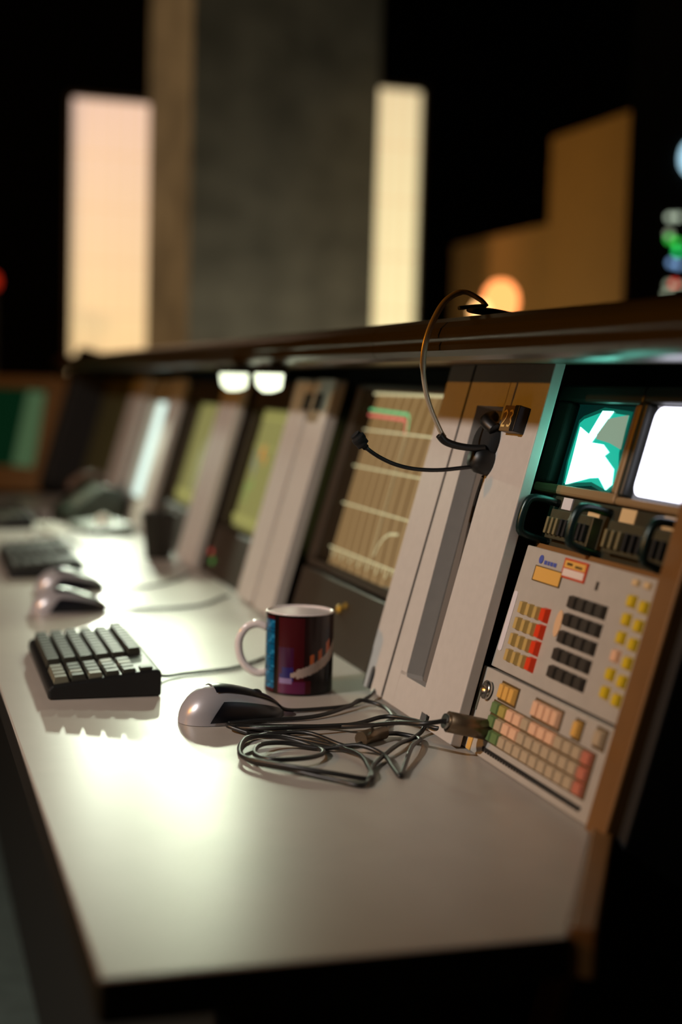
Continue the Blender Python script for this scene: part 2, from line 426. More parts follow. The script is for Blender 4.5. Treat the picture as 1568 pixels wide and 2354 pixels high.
# colour-streaked monitor; x = 2.672 - Y
t, _ = monitor('green glowing monitor with small orange and blue streaks', 2.672, .355, .010, .34, .105, .335, None)
s = MB(); bulge(s, .006, .101, .345, .34, -.045, .006)
so = s.build('screen', screen_mat('olive_screen', (132, 128, 72), (140, 136, 78), 16), t)
g = MB()
for i, (x, y, L, w_, mi) in enumerate([(.06, .238, .035, .010, 0), (.078, .22, .03, .010, 0), (.10, .252, .02, .016, 1), (.108, .262, .012, .012, 1), (.06, .18, .02, .01, 2), (.09, .19, .02, .008, 2), (.07, .16, .012, .008, 2), (.13, .24, .02, .01, 1)]):
    g.strip([(x, y-L/2), (x, y+L/2)], w_, -.0385, mi)
g.strip([(.02, .122), (.32, .122)], .014, -.0385, 3); g.strip([(.03, .318), (.32, .318)], .006, -.0385, 3); g.strip([(.03, .262), (.32, .262)], .003, -.0385, 3)
g.build('graph', [emis('streak_blue', (120, 126, 120), 1), emis('streak_orange', (206, 126, 52), 1), emis('streak_green', (110, 160, 84), 1), emis('streak_pale', (152, 148, 84), 1)], so)
k = MB(); k.lathe([(.005, 0), (.005, .003)], 10, c=(.03, .045, -.016)); k.build('red_light', emis('small_red', (190, 70, 60), 1), t)
k = MB(); k.lathe([(.006, 0), (.006, .003)], 10, c=(.06, .03, -.016)); k.build('green_light', emis('small_green', (60, 130, 50), 1), t)
# plain green monitor; x = 3.27 - Y
t, _ = monitor('plain green glowing monitor behind the black cup', 3.262, .405, .012, .385, .105, .335, None)
s = MB(); bulge(s, .008, .101, .39, .34, -.045, .006)
so = s.build('screen', screen_mat('olive_screen_plain', (128, 124, 72), (134, 130, 76), 12), t)
g = MB(); g.strip([(.035, .125), (.38, .125)], .02, -.0385, 0); g.build('graph', [MATS['streak_pale']], so)
# narrow white screen, x = 3.745 - Y
t = fthing('narrow_display', 'narrow bright white display strip between two upright panels', 'monitor', 3.742)
f = MB(); frame_ring(f, 0, .0, .33, .385, .03, .075, .31, .325, -.06, -.012); f.build('bezel', GREY2, t, bevel=.003)
s = MB(); bulge(s, .026, .07, .314, .33, -.03, .004); s.build('screen', emis('white_screen', (212, 236, 224), 1.3), t)

# far monitor past the corner, turned towards the viewer
rot = Matrix.Rotation(math.radians(52), 3, 'Z') @ FROT
t = thing('crt_monitor', 'brown framed dark green monitor at the far left end', 'monitor', (.53, 4.90, -.03), rot)
f = MB(); frame_ring(f, -.62, .0, .0, .41, -.55, .085, -.10, .37, -.1, 0.0); f.build('bezel', mat('bezel_brown', (128, 100, 64), .5), t, bevel=.006)
s = MB(); bulge(s, -.56, .07, -.055, .375, -.03, .008); so = s.build('screen', emis('dark_green_screen', (3, 30, 14), 1.), t)
g = MB(); g.strip([(-.155, .09), (-.14, .36)], .085, -.0185, 0); g.build('graph', [emis('screen_bar', (64, 86, 58), 1.)], so)
far = thing('far_desk', 'dark cabinet of the far console beneath the green monitor', 'desk', (.30, 5.15, -DESK))
MB().box(-.75, -.35, 0, .33, .35, DESK-.065).build('cabinet', VOID, far, bevel=.005)

# ------------------------------------------------------------------ under-hood lamps
def hood_lamp(label, y, w, x=.595):
    t = thing('task_lamp', label, 'lamp', (x, y, .3885))
    MB().box(-.02, -w/2-.01, -.012, .022, w/2+.01, 0).build('housing', DARKED, t, bevel=.002)
    MB().prism([(-.017, -.012), (.019, -.012), (.016, -.036), (-.002, -.042), (-.014, -.032)], -w/2, w/2, 'y').build('diffuser', emis('task_light', (232, 240, 206), 2.2), t, bevel=.003)
    return t
hood_lamp('small bright lamp under the hood nearer the viewer, above the double upright', 2.11, .05, x=.548)
hood_lamp('longer bright lamp under the hood above the streaked screen', 2.345, .07, x=.548)

# ------------------------------------------------------------------ instrument bay, local x = 1.312 - Y
def X(y): return 1.312-y
# two little tubes
def FX(y, y0): return y0-y
t = fthing('waveform_monitor', 'small tube display with a glowing teal and white shape', 'monitor', 1.372)
def tube_bezel(w, h0, h1, a0, b0, a1, b1, parent):
    f = MB(); f.box(0, h0, -.06, w, b0, -.020, 0); f.box(a1, b0, -.06, w, b1, -.020, 0)
    f.build('bezel', mat('tan_bezel', (132, 106, 72), .5), parent, bevel=.003)
    f = MB(); f.box(0, b1, -.06, w, h1, -.020); f.box(0, b0, -.06, a0, b1, -.020)
    f.build('shaded_bezel', mat('shaded_bezel', (30, 30, 22), .5), parent, bevel=.003)  # top and left rails of the same frame, shade put into their colour
tube_bezel(.178, .272, .388, .030, .282, .166, .370, t)
s = MB(); bulge(s, .026, .278, .170, .374, -.032, .004)
so = s.build('screen', emis('teal_dim', (3, 34, 30), 1.), t)
star = [(1.313, .284), (1.314, .309), (1.317, .345), (1.294, .338), (1.279, .363), (1.257, .363), (1.284, .330), (1.258, .329), (1.243, .322), (1.250, .318), (1.224, .306), (1.219, .291), (1.228, .285), (1.248, .296), (1.267, .294)]
halo = [(1.322, .281), (1.327, .308), (1.326, .352), (1.318, .357), (1.279, .367), (1.222, .364), (1.222, .355), (1.221, .323), (1.214, .308), (1.214, .288), (1.226, .281), (1.261, .287)]
grey = [(1.280, .353), (1.226, .360), (1.222, .326), (1.246, .331), (1.276, .334)]
g = MB()
K = lambda P: [(1.372-p[0], p[1]) for p in P]
hc = (1.268, .322); halo2 = [(hc[0]+(p[0]-hc[0])*.93, hc[1]+(p[1]-hc[1])*.90) for p in halo]
g.prism(K(halo), -.0287, -.0276, 'z', 3); g.prism(K(halo2), -.0275, -.0271, 'z', 1); g.prism(K(star), -.0271, -.0262, 'z', 0); g.prism(K(grey), -.0271, -.0264, 'z', 2)
g.build('trace', [emis('white_teal', (128, 255, 228), 6.0), emis('teal_glow', (30, 176, 150), 1.1), emis('grey_teal', (140, 160, 138), .9), emis('teal_outer', (6, 84, 70), 1.0)], so)
t = fthing('waveform_monitor', 'small tube display glowing plain white at the right end', 'monitor', 1.1935)
tube_bezel(.155, .272, .388, .010, .280, .142, .372, t)
s = MB(); bulge(s, .006, .276, .146, .376, -.032, .004); so = s.build('screen', emis('lav_dim', (110, 108, 112), 1.), t)
MB().prism(rect_poly(.016, .284, .128, .370, .012), -.0285, -.0270, 'z').build('trace', emis('lav_white', (238, 238, 255), 3.), so)

# card rack with U handles
t = fthing('card_rack', 'dark card rack with U shaped handles below the small displays', 'rack unit', 1.325)
r = MB(); r.box(.0, .217, -.07, .282, .271, -.022, 0)
r.build('chassis', mat('chassis_olive', (48, 44, 30), .45), t, bevel=.002)
for (a, b) in ((.028, .118), (.150, .262)):
    c = MB(); c.box(a, .226, -.022, b, .256, -.012, 0)
    n = 9
    for k in range(n):
        xx = a+.006+(b-a-.012)*k/(n-1)
        c.box(xx-.0022, .230, -.012, xx+.0022, .247, -.007, 1 if k > 2 else 2)
    c.build('card', [OLIVE, VOID, mat('card_strip', (112, 102, 70), .5)], t, bevel=.0008)
for x in (.020, .130, .268):
    MB().tube([(x, .222, -.022), (x, .223, .004), (x, .229, .013), (x, .254, .013), (x, .262, .004), (x, .263, -.022)], .0042, 10, smoothpts=4).build('handle', GREENH, t)
MB().lathe([(.004, 0), (.004, .003), (.002, .005)], 12, c=(.140, .243, -.021)).build('indicator_light', emis('card_led', (130, 200, 60), 1.5), t)
for (x0, x1, y0, y1, mm) in ((.030, .050, .258, .270, TAPEW), (.088, .112, .256, .268, TAPE), (.150, .178, .257, .270, TAPE), (.226, .250, .258, .270, TAPE)):
    MB().box(x0, y0, -.022, x1, y1, -.0205).build('tape_label', mm, t)

# key cap factory
KM = {}
def keycap(w, h, d, m, side=None):
    k = (round(w, 4), round(h, 4), round(d, 4), m.name)
    if k not in KM:
        o = MB().box(-w/2, -h/2, 0, w/2, h/2, d, 0, taper=min(w, h)*.12)
        KM[k] = o.mesh('key', [m])
    return KM[k]
def key(parent, x, y, z, w, h, d, m, name='key'):
    o = bpy.data.objects.new(name, keycap(w, h, d, m)); COL.objects.link(o); o.parent = parent; o.location = (x, y, z)
    return o

t = fthing('keypad_unit', 'upper grey keypad panel with black, red and yellow keys', 'control panel', 1.312)
MB().prism([(.006, .0865), (.272, .0865), (.272, .214), (.010, .214)], -.03, 0).build('plate', GREY2, t, bevel=.0012)
MB().box(.002, .214, -.03, .274, .219, -.012).build('top_rail', CHEEK, t)
lc = MB(); lc.box(.042, .1815, 0, .101, .197, .0012, 1); lc.box(.045, .1825, .0012, .1005, .196, .0018, 0); lc.build('readout', [AMBER, OCHRED], t)
st = MB(); st.box(.098, .1925, 0, .146, .2115, .0012, 0); st.box(.101, .1945, .0012, .143, .2015, .0016, 1); st.box(.101, .2025, .0012, .143, .2095, .0016, 2)
st.box(.106, .205, .0016, .117, .2075, .0018, 3); st.box(.123, .204, .0016, .137, .2062, .0018, 3)
st.build('warning_label', [REDB, PAPER, AMBER, OCHRED], t)
lg = MB(); lg.lathe([(.0045, 0), (.0045, .0008)], 10, c=(.049, .2035, 0))
for k, (a, b) in enumerate(((.057, .062), (.064, .068), (.070, .075), (.077, .083))): lg.box(a, .1995, 0, b, .2035, .0006)
lg.build('logo', BLUEI, t)
MB().prism(rect_poly(.011, .104, .0205, .166, .003), 0, .0006).build('tape_label', TAPEW, t)
for r_ in range(4):
    y = .1525-.0163*r_
    for c_ in range(3):
        key(t, .042+.0165*c_, y, 0, .0085, .013, .005, OCHRE)
        MB
    key(t, .0925, y+.0005, 0, .0125, .0145, .0055, REDK)
MB().prism([(.1195+.0065*math.cos(a), .150+.013*math.sin(a)) for a in [2*PI*k/20 for k in range(20)]], 0, .0008).build('oval_label', mat('oval_tan', (210, 170, 130), .6), t)
for r_ in range(5):
    for c_ in range(4):
        key(t, .1395+.0178*c_, .173-.0167*r_, 0, .0152, .0128, .005, DKEY)
MB().box(.168, .190, 0, .1725, .198, .0006).build('mark', DKEY, t)
for r_ in range(6):
    for c_ in range(2):
        y = .190-.0163*r_ - (.002 if c_ else 0)
        m = PINKK if (r_ == 3 and c_ == 0) else YELK
        key(t, .238+.0215*c_, y, 0, .012, .0115, .004, m)
for c_ in range(2): key(t, .236+.020*c_, .2065, 0, .010, .006, .003, TAPE)

t = fthing('function_key_unit', 'lower tan panel with small square keys and a black slot', 'control panel', 1.312)
MB().prism([(.0, .0), (.274, .0), (.274, .0845), (.0, .0845)], -.03, .004).build('plate', GREY2, t, bevel=.0012)
Z = .004
MB().lathe([(.0075, 0), (.0095, .002), (.0095, .005), (.006, .006), (.0045, .003), (.0001, .003)], 24, c=(.028, .0635, Z)).build('jack', STEEL, t)
MB().box(.0035, .040, Z, .012, .062, Z+.001).build('tape_label', mat('grey_tag', (104, 100, 84), .6), t)
def bank(x0, x1, y0, y1, n, m):
    MB().box(x0-.002, y0-.002, Z, x1+.002, y1+.002, Z+.001).build('key_well', OCHRED, t)
    w = (x1-x0)/n
    for k in range(n): key(t, x0+w*(k+.5), (y0+y1)/2, Z+.001, w*.94, (y1-y0), .004, m)
bank(.054, .090, .0615, .077, 3, AMBER)
bank(.130, .184, .0615, .077, 4, PINKK)
bank(.212, .224, .062, .077, 1, AMBER)
bank(.250, .266, .064, .079, 1, TANK)
MB().box(.046, .0175, Z, .259, .0585, Z+.001).build('key_well', OCHRED, t)
nx = 12; kw = (.257-.048)/nx
for r_ in range(3):
    for c_ in range(nx):
        m = TANK
        if r_ == 0:
            if 2 <= c_ <= 7: m = PINKK
            if c_ == 1: m = OLVK
            if c_ == 4: m = TANK
        if c_ == 0: m = GRNK
        if r_ == 2 and c_ <= 1: m = GRNK
        if c_ == nx-1: m = REDP
        if r_ == 1 and c_ in (2, 3): m = PINKK
        key(t, .048+kw*(c_+.5), (.0513, .0377, .0245)[r_], Z+.001, kw*.9, .0122, .0035, m)
cb = MB(); cb.box(.050, .0085, Z, .258, .0115, Z+.001)
for k in range(34): cb.box(.051+k*.0061, .0068, Z, .0545+k*.0061, .0088, Z+.001)
cb.build('comb_slot', VOID, t)
MB().box(.014, .0005, Z, .024, .016, Z+.001).build('tape_label', AMBER, t)

# ------------------------------------------------------------------ headset hanging on the hood and its cable
hs = thing('headset', 'black wire headset hooked over the hood with its cable coiled on the desk', 'headset', (.56, 1.42, .30))
HP = Matrix.Translation((-.56, -1.42, -.30))
def hpart(mb, name, m, bevel=0., parent=None):
    for i, v in enumerate(mb.v): mb.v[i] = (v[0]-.56, v[1]-1.42, v[2]-.30)
    return mb.build(name, m, hs if parent is None else parent, bevel=bevel)
Yh = 1.40
band = [(.598, Yh-.004, .4475), (.590, Yh-.003, .455), (.572, Yh, .462), (.553, Yh, .452), (.540, Yh, .431), (.532, Yh, .408), (.530, Yh, .386), (.533, Yh, .362), (.540, Yh, .340), (.552, Yh, .316), (.557, Yh, .309)]
band = [(x, y, z) for x, y, z in band]
hpart(MB().tube(band, lambda t: .0021 if .2 < t < .62 else .0017, 10, smoothpts=6, flat=1.6), 'headband', mat('headband_metal', (190, 172, 148), .3, metal=.4))
hpart(MB().tube([(.551, Yh, .312), (.558, Yh, .305), (.572, Yh, .3005), (.590, Yh, .2985), (.603, Yh, .299)], lambda t: .0045-.001*t, 10), 'yoke', BLACK)
er = MB()
Mx = FROT @ Matrix.Identity(3)
cE = F(1.418, .308, .022)
er.lathe([(.001, -.012), (.020, -.010), (.024, -.004), (.024, .004), (.018, .012), (.001, .014)], 24, c=cE, M=FROT)
hpart(er, 'ear_cushion', SOFT)
h2 = MB(); h2.lathe([(.013, -.015), (.015, -.010), (.015, .012), (.011, .020), (.001, .021)], 20, c=F(1.407, .288, .022), M=FROT)
h2.tube([F(1.432, .338, .02), F(1.415, .330, .034), F(1.400, .322, .028)], .007, 10)
hpart(h2, 'earphone', BLACK)
boom = [(.600, 1.407, .279), (.580, 1.404, .277), (.552, 1.402, .2745), (.525, 1.40, .2755), (.503, 1.40, .280), (.484, 1.40, .288), (.470, 1.40, .297), (.464, 1.40, .303)]
hpart(MB().tube(boom, lambda t: .0022 if t < .85 else .0030, 10), 'mic_boom', BLACK)
mc = MB().tube([(.470, 1.40, .297), (.466, 1.40, .301), (.461, 1.40, .307), (.457, 1.40, .311)], lambda t: (.0035, .0068, .0075, .0055)[min(3, int(t*3.99))], 14, smoothpts=5)
hpart(mc, 'microphone', SOFT)
tp = MB(); tp.tube([(.574, 1.385, .4425), (.594, 1.395, .4425), (.616, 1.405, .4415), (.636, 1.412, .4405)], lambda t: .0045+.006*math.sin(PI*t)**.7, 12, flat=.42)
hpart(tp, 'temple_pad', SOFT)
hpart(MB().tube([(.564, 1.39, .4445), (.579, 1.394, .4465), (.596, 1.396, .4485)], .0022, 8), 'pad_wire', STEEL)
zc = .0032
down = [F(1.412, .272, .020), F(1.432, .24, .012), F(1.436, .18, .006), F(1.424, .10, .005), F(1.408, .05, .012), (.548, 1.39, .030), (.532, 1.365, .008), (.510, 1.340, zc), (.480, 1.305, zc+.003), (.436, 1.248, zc), (.407, 1.188, zc), (.384, 1.208, zc), (.350, 1.245, zc+.002), (.325, 1.285, zc), (.326, 1.335, zc), (.350, 1.375, zc), (.402, 1.368, zc+.004), (.430, 1.324, zc), (.450, 1.330, zc)]
hpart(MB().tube(down, .0023, 10), 'cable', CABLE)
hpart(MB().tube([(.450, 1.330, .0075), (.463, 1.341, .0075), (.482, 1.352, .0075)], .0072, 14, smoothpts=1), 'inline_plug', BRASSY)
co2 = [(.482, 1.352, .0060), (.500, 1.356, .0042), (.515, 1.335, zc), (.490, 1.290, zc+.005), (.462, 1.235, zc+.001), (.448, 1.208, zc), (.452, 1.240, zc), (.455, 1.275, zc+.002), (.438, 1.300, zc+.006), (.405, 1.318, zc), (.372, 1.335, zc+.003), (.345, 1.325, zc+.005), (.332, 1.295, zc+.004), (.342, 1.265, zc+.006), (.378, 1.272, zc+.004), (.402, 1.300, zc+.001), (.398, 1.332, zc), (.372, 1.355, zc+.004), (.340, 1.352, zc+.006), (.322, 1.315, zc+.005), (.320, 1.282, zc+.004), (.350, 1.240, zc+.006), (.385, 1.215, zc+.004), (.418, 1.205, zc), (.428, 1.240, zc+.001), (.430, 1.285, zc+.003), (.405, 1.345, zc), (.372, 1.385, zc), (.350, 1.405, zc), (.372, 1.408, zc), (.459, 1.402, zc+.001), (.505, 1.412, .009), (.526, 1.375, .012), (.533, 1.345, .012), (.543, 1.336, .012)]
hpart(MB().tube(co2, .0024, 10), 'cable', CABLE)
# metal plug standing out of the lower panel
ax = Nv
pb = F(1.262, .028, .0045); pe = F(1.262, .0265, .048)
hpart(MB().tube([pb, pb+(pe-pb)*.5, pe], .0105, 20, smoothpts=1), 'jack_plug', BRASSY)
hpart(MB().tube([pe, pe+(pe-pb)*.10], .0075, 16, smoothpts=1), 'plug_collar', STEEL)
hpart(MB().tube([pe+(pe-pb)*.1, Vector((.492, 1.268, .036)), Vector((.478, 1.300, .030)), Vector((.462, 1.365, .012)), Vector((.430, 1.405, zc)), Vector((.385, 1.415, zc)), Vector((.345, 1.425, zc)), Vector((.332, 1.410, zc+.004)), Vector((.350, 1.39, zc))], .0024, 10), 'cable', CABLE)

# ------------------------------------------------------------------ mug
mug = thing('mug', 'dark maroon printed mug with a white handle beside the mouse', 'mug', (.461, 1.600, 0), Matrix.Rotation(math.radians(0), 3, 'Z'))
R0, H0 = .0402, .094
NA, NH = 144, 72
view = math.atan2(-1.6, -.461)         # side the print is centred on
mb = MB()
def mugcol(a, h):
    # a = angle from centre of print, positive to the right as seen; h = 0..1
    d = math.degrees(a)
    if h > .97 or h < .015: return 1
    if -74 < d < -46 and .06 < h < .93:
        q = int(h*26); cell = (h*26) % 1
        if cell < .14: return 5
        return 2 if (q*7+int((d+74)/7)*3) % 5 else 6
    if -46 <= d < -37: return 1
    if d < -74 or d > 95: return 1
    # hull swoosh
    cy = .22+.16*((d+20)/80.)**2*(1 if d > -20 else 0)+.0010*(d+20)
    th = .055+.0002*(d+20)
    if -14 < d < 90 and abs(h-cy-.02) < th*(.5 if d < -4 else 1): return 3
    if 18 < d < 26 and cy+.05 < h < cy+.20: return 4
    if 34 < d < 42 and cy+.05 < h < cy+.21: return 4
    if 52 < d < 60 and cy+.05 < h < cy+.23: return 4
    if -34 < d < -12 and .14 < h < .27: return 7 if h < .21 else 8
    if -36 < d < 12 and h < .16: return 9
    if -10 < d < 20 and h < .18: return 0
    if d > 15 and h < cy: return 1
    if -36 < d < -10 and h < .60: return 8 if h < .35 and d > -30 else 10
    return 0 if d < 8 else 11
vs = []; fs = []
for j in range(NH+1):
    z = .0015+(H0-.0015)*j/NH
    for i in range(NA): a = 2*PI*i/NA; vs.append((R0*math.cos(a), R0*math.sin(a), z))
o_ = len(mb.v); mb.v += vs
for j in range(NH):
    for i in range(NA):
        a = 2*PI*(i+.5)/NA
        d = (a-view+PI) % (2*PI)-PI
        mb.f.append((o_+j*NA+i, o_+j*NA+(i+1) % NA, o_+(j+1)*NA+(i+1) % NA, o_+(j+1)*NA+i)); mb.m.append(mugcol(d, (j+.5)/NH)); mb.sm.append(True)
mb.lathe([(R0, .0015), (R0-.002, 0), (.03, 0), (.0, .001)], NA, m=1)
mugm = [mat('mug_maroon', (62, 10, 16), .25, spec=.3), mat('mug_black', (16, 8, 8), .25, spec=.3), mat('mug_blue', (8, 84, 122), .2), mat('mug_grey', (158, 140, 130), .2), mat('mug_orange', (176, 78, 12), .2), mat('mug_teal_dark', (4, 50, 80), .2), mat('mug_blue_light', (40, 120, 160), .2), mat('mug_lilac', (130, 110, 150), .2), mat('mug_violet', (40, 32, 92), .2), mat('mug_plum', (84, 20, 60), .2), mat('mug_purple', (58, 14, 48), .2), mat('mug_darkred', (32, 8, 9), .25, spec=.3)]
mb.build('body', mugm, mug)
MB().lathe([(R0, H0), (R0-.0008, H0+.0016), (R0-.0024, H0+.0016), (R0-.0034, H0-.001), (R0-.0036, .012), (R0-.008, .0065), (.0001, .006)], 72).build('lining', CERAM, mug)
ha = math.radians(163); hd = Vector((math.cos(ha), math.sin(ha), 0))
hp = [(R0-.001, .074), (R0+.010, .0775), (R0+.022, .0735), (R0+.030, .062), (R0+.0315, .049), (R0+.028, .035), (R0+.020, .0245), (R0+.009, .019), (R0-.001, .0205)]
MB().tube([tuple(hd*r+Vector((0, 0, z))) for r, z in hp], .0031, 12, flat=1.5).build('handle', CERAM, mug)

# ------------------------------------------------------------------ mice
def mouse_pt(u, ph, L=.118, W=.031, Hm=.038, off=0.):
    w = W*max(0., 1-abs(2*u-1)**3.2)**.5*(1-.12*u)
    pk = .36
    q = (pk-u)/pk if u < pk else (u-pk)/(1-pk)
    h = Hm*(max(0., 1-q**2.3)**.55 if u < pk else (1-.62*q**1.5)*(max(0., 1-q**9)**.5))
    y = (w+off)*math.cos(ph); z = (h+off)*math.sin(ph)**.75 if 0 < ph < PI else 0
    return ((u-.5)*(L+2*off), y, z)
def mouse_shell(u0, u1, p0, p1, off=0., nu=28, nv=28, sl=0.):
    mb = MB(); vs = []; fs = []
    for i in range(nu+1):
        for j in range(nv+1):
            f_ = min(1., max(0., (min(p0+(p1-p0)*j/nv, PI-(p0+(p1-p0)*j/nv))/PI)/.2)); ua = u0+(sl*f_ if p1-p0 < 2 else 0)
            u = ua+(u1-ua)*i/nu; u = .5-.5*math.cos(PI*u) if (u0 == 0 and u1 == 1) else u
            vs.append(mouse_pt(u, p0+(p1-p0)*j/nv, off=off))
    for i in range(nu):
        for j in range(nv): a = i*(nv+1)+j; fs.append((a, a+1, a+nv+2, a+nv+1))
    mb.add(vs, fs, 0, True); return mb
MS = {'body': (mouse_shell(0, 1, 0, PI), SILVER), 'button': (mouse_shell(.30, .985, PI*.30, PI*.495, .0013), NAVY), 'button2': (mouse_shell(.30, .985, PI*.505, PI*.70, .0013), NAVY),
      'side_grip': (mouse_shell(.20, .985, PI*.012, PI*.18, .0012, sl=.16), NAVY), 'side_grip2': (mouse_shell(.20, .985, PI*.82, PI*.988, .0012, sl=.16), NAVY)}
wheel = MB().lathe([(.004, -.003), (.008, -.003), (.009, 0), (.008, .003), (.004, .003)], 20, c=(.028, 0, .0215), M=Matrix.Rotation(PI/2, 3, 'X'))
mouse_meshes = {k: v[0].mesh(k.rstrip('2'), [v[1]]) for k, v in MS.items()}
mouse_meshes['scroll_wheel'] = wheel.mesh('scroll_wheel', [BLACK])
def mouse(label, x, y, rz, cable, scale=1.):
    t = thing('computer_mouse', label, 'mouse', (x, y, .0005), Matrix.Rotation(rz, 3, 'Z'), None)
    for k, me in mouse_meshes.items():
        o = bpy.data.objects.new(k.rstrip('2'), me); COL.objects.link(o); o.parent = t
    if cable:
        Mi = Matrix.Rotation(-rz, 3, 'Z')
        mb = MB().tube([tuple(Mi @ (Vector(p)-Vector((x, y, .0005)))) for p in cable], .0021, 8)
        mb.build('cable', CABLE, t)
    return t
mouse('silver and black mouse beside the mug and the coiled cable', .349, 1.470, math.radians(9),
      [(.404, 1.479, .010), (.420, 1.482, .0035), (.478, 1.490, .0030), (.505, 1.508, .003), (.526, 1.526, .006), (.545, 1.553, .010), (.566, 1.566, .013)])
mouse('silver and navy mouse behind the near keyboard, the nearer of two', .262, 2.205, math.radians(4),
      [(.318, 2.205, .010), (.345, 2.205, .003), (.40, 2.20, .003), (.455, 2.215, .003), (.490, 2.245, .003), (.525, 2.30, .003), (.541, 2.315, .004)])
mouse('silver and navy mouse just beyond its twin, further from the near keyboard', .290, 2.43, math.radians(2),
      [(.347, 2.43, .010), (.37, 2.43, .003), (.42, 2.44, .003), (.48, 2.50, .003), (.53, 2.60, .003)])
# loose bridge cable lying in front of the mouse: belongs to the station socket
tag(MB().tube([(.338, 1.436, .0034), (.365, 1.442, .0034), (.434, 1.448, .0034), (.485, 1.480, .0055), (.505, 1.497, .008), (.526, 1.480, .0036), (.520, 1.43, .0036), (.505, 1.408, .0036), (.49, 1.378, .0045), (.47, 1.39, .007), (.40, 1.382, .009), (.362, 1.390, .008), (.342, 1.412, .004)], .0023, 10).build('loose_cable', CABLE),
    'loop of black cable lying between the mouse and the coiled headset cable', 'cable')

# ------------------------------------------------------------------ keyboards
def keyboard(label, x, y, rz, L, D, rows, cols, cable, tilt=5, light=True):
    rot = Matrix.Rotation(rz-PI/2, 3, 'Z')
    t = thing('keyboard', label, 'keyboard', (x, y, .0005), rot)
    T = math.tan(math.radians(tilt))
    side = [(0, 0), (D, 0), (D, .014+D*T+.004), (D-.006, .016+D*T+.004), (.004, .016), (0, .012)]
    c = MB().prism(side, -L/2, L/2, 'x'); c.build('case', BLACK, t, bevel=.003)
    px = (L-.012)/cols; py = (D-.012)/rows
    gapc = int(cols*.70)
    tm = Matrix.Rotation(math.radians(tilt), 4, 'X')
    for r_ in range(rows):
        yy = .006+py*(r_+.5)
        extra = .003 if r_ == rows-1 else 0
        for c_ in range(cols):
            if c_ == gapc: continue
            xx = -L/2+.006+px*(c_+.5)
            m = KEYB
            if light and c_ > gapc and ((r_*5+c_*3) % 4 == 0 or r_ == 0): m = KEYL  # paler caps paint in the glare on the near-end keys
            hgt = .0095+extra if c_ < gapc else .0075
            if c_ > gapc and r_ == rows-1 and c_ < cols-1: continue
            o = key(t, xx, yy, .0155+yy*T, px*.90, py*.88, hgt, m)
            o.rotation_euler = (math.radians(tilt), 0, 0)
    if cable:
        Mi = rot.inverted()
        MB().tube([tuple(Mi @ (Vector(p)-Vector((x, y, .0005)))) for p in cable], .0022, 8).build('cable', CABLE, t)
    return t
keyboard('dark compact keyboard nearest the viewer on the desk, at an angle', .170, 1.742, math.radians(-1), .300, .128, 6, 15,
         [(.298, 1.66, .012), (.318, 1.684, .004), (.345, 1.70, .003), (.385, 1.712, .003), (.413, 1.725, .003), (.46, 1.775, .003), (.50, 1.83, .003), (.545, 1.90, .004)])
keyboard('dark keyboard further down the desk behind the pair of mice', .203, 2.76, math.radians(-1), .36, .132, 6, 15,
         [(.33, 2.70, .012), (.36, 2.72, .004), (.40, 2.82, .003), (.395, 3.0, .003), (.37, 3.15, .003), (.40, 3.30, .004)], light=False)
t = keyboard('grey keyboard at the far left end of the desk', .20, 3.62, 0, .36, .125, 6, 15, None, light=True)

# ------------------------------------------------------------------ cup and far clutter
cup = thing('cup', 'black cup standing against the uprights beside the plain green monitor', 'cup', (.520, 2.86, 0))
MB().lathe([(.0001, .0), (.024, 0), (.0255, .002), (.036, .092), (.0375, .094), (.0355, .094), (.0235, .005), (.0001, .005)], 40).build('body', mat('cup_black', (26, 24, 16), .5), cup)
ph = thing('desk_telephone', 'dark boxy telephone on the desk before the narrow white display', 'telephone', (.405, 3.60, .0006), Matrix.Rotation(math.radians(-75), 3, 'Z'))
MB().prism([(0, 0), (.14, 0), (.14, .085), (.09, .095), (0, .03)], -.07, .07, 'x').build('body', mat('phone_dark', (34, 40, 30), .45), ph, bevel=.006)
MB().tube([(-.05, .05, .075), (-.055, .055, .092), (-.05, .085, .110), (-.05, .11, .114), (-.05, .128, .108), (-.05, .134, .092)], .014, 12).build('handset', mat('phone_brown', (70, 44, 24), .5), ph)
kp = MB()
for i in range(3):
    for j in range(4): kp.box(.0+.02*i, .025+.016*j, .044+.0102*j, .014+.02*i, .036+.016*j, .054+.0102*j)
kp.build('keypad', KEYL, ph)
tr = thing('trackball', 'flat dark trackball unit with a white ball in front of the telephone', 'trackball', (.425, 3.37, .0006), Matrix.Rotation(math.radians(-80), 3, 'Z'))
MB().prism([(0, 0), (.10, 0), (.10, .026), (0, .014)], -.10, .10, 'x').build('case', mat('trackball_case', (86, 92, 80), .5), tr, bevel=.004)
MB().lathe([(.0001, -.02), (.014, -.014), (.0195, 0), (.014, .014), (.0001, .02)], 24, c=(.02, .05, .024)).build('ball', mat('ball_white', (235, 235, 220), .2), tr)
pp_ = tag(MB().box(-.06, -.085, 0, .06, .085, .002).build('paper', PAPER, None, loc=(.40, 3.78, .0003)), 'sheet of pinkish paper lying at the far end of the desk', 'paper')
pp_.rotation_euler = (0, 0, .2)
tag(MB().tube([(.30, 3.28, .0045), (.335, 3.32, .0045), (.36, 3.42, .0045), (.365, 3.52, .0045), (.345, 3.46, .0045), (.335, 3.36, .010), (.35, 3.26, .0045), (.36, 3.18, .0045), (.35, 3.10, .0045), (.36, 3.02, .0045)], .0042, 8).build('loose_cable', mat('grey_cable', (176, 170, 156), .5)),
    'tangled pale grey cable beside the far keyboard', 'cable')

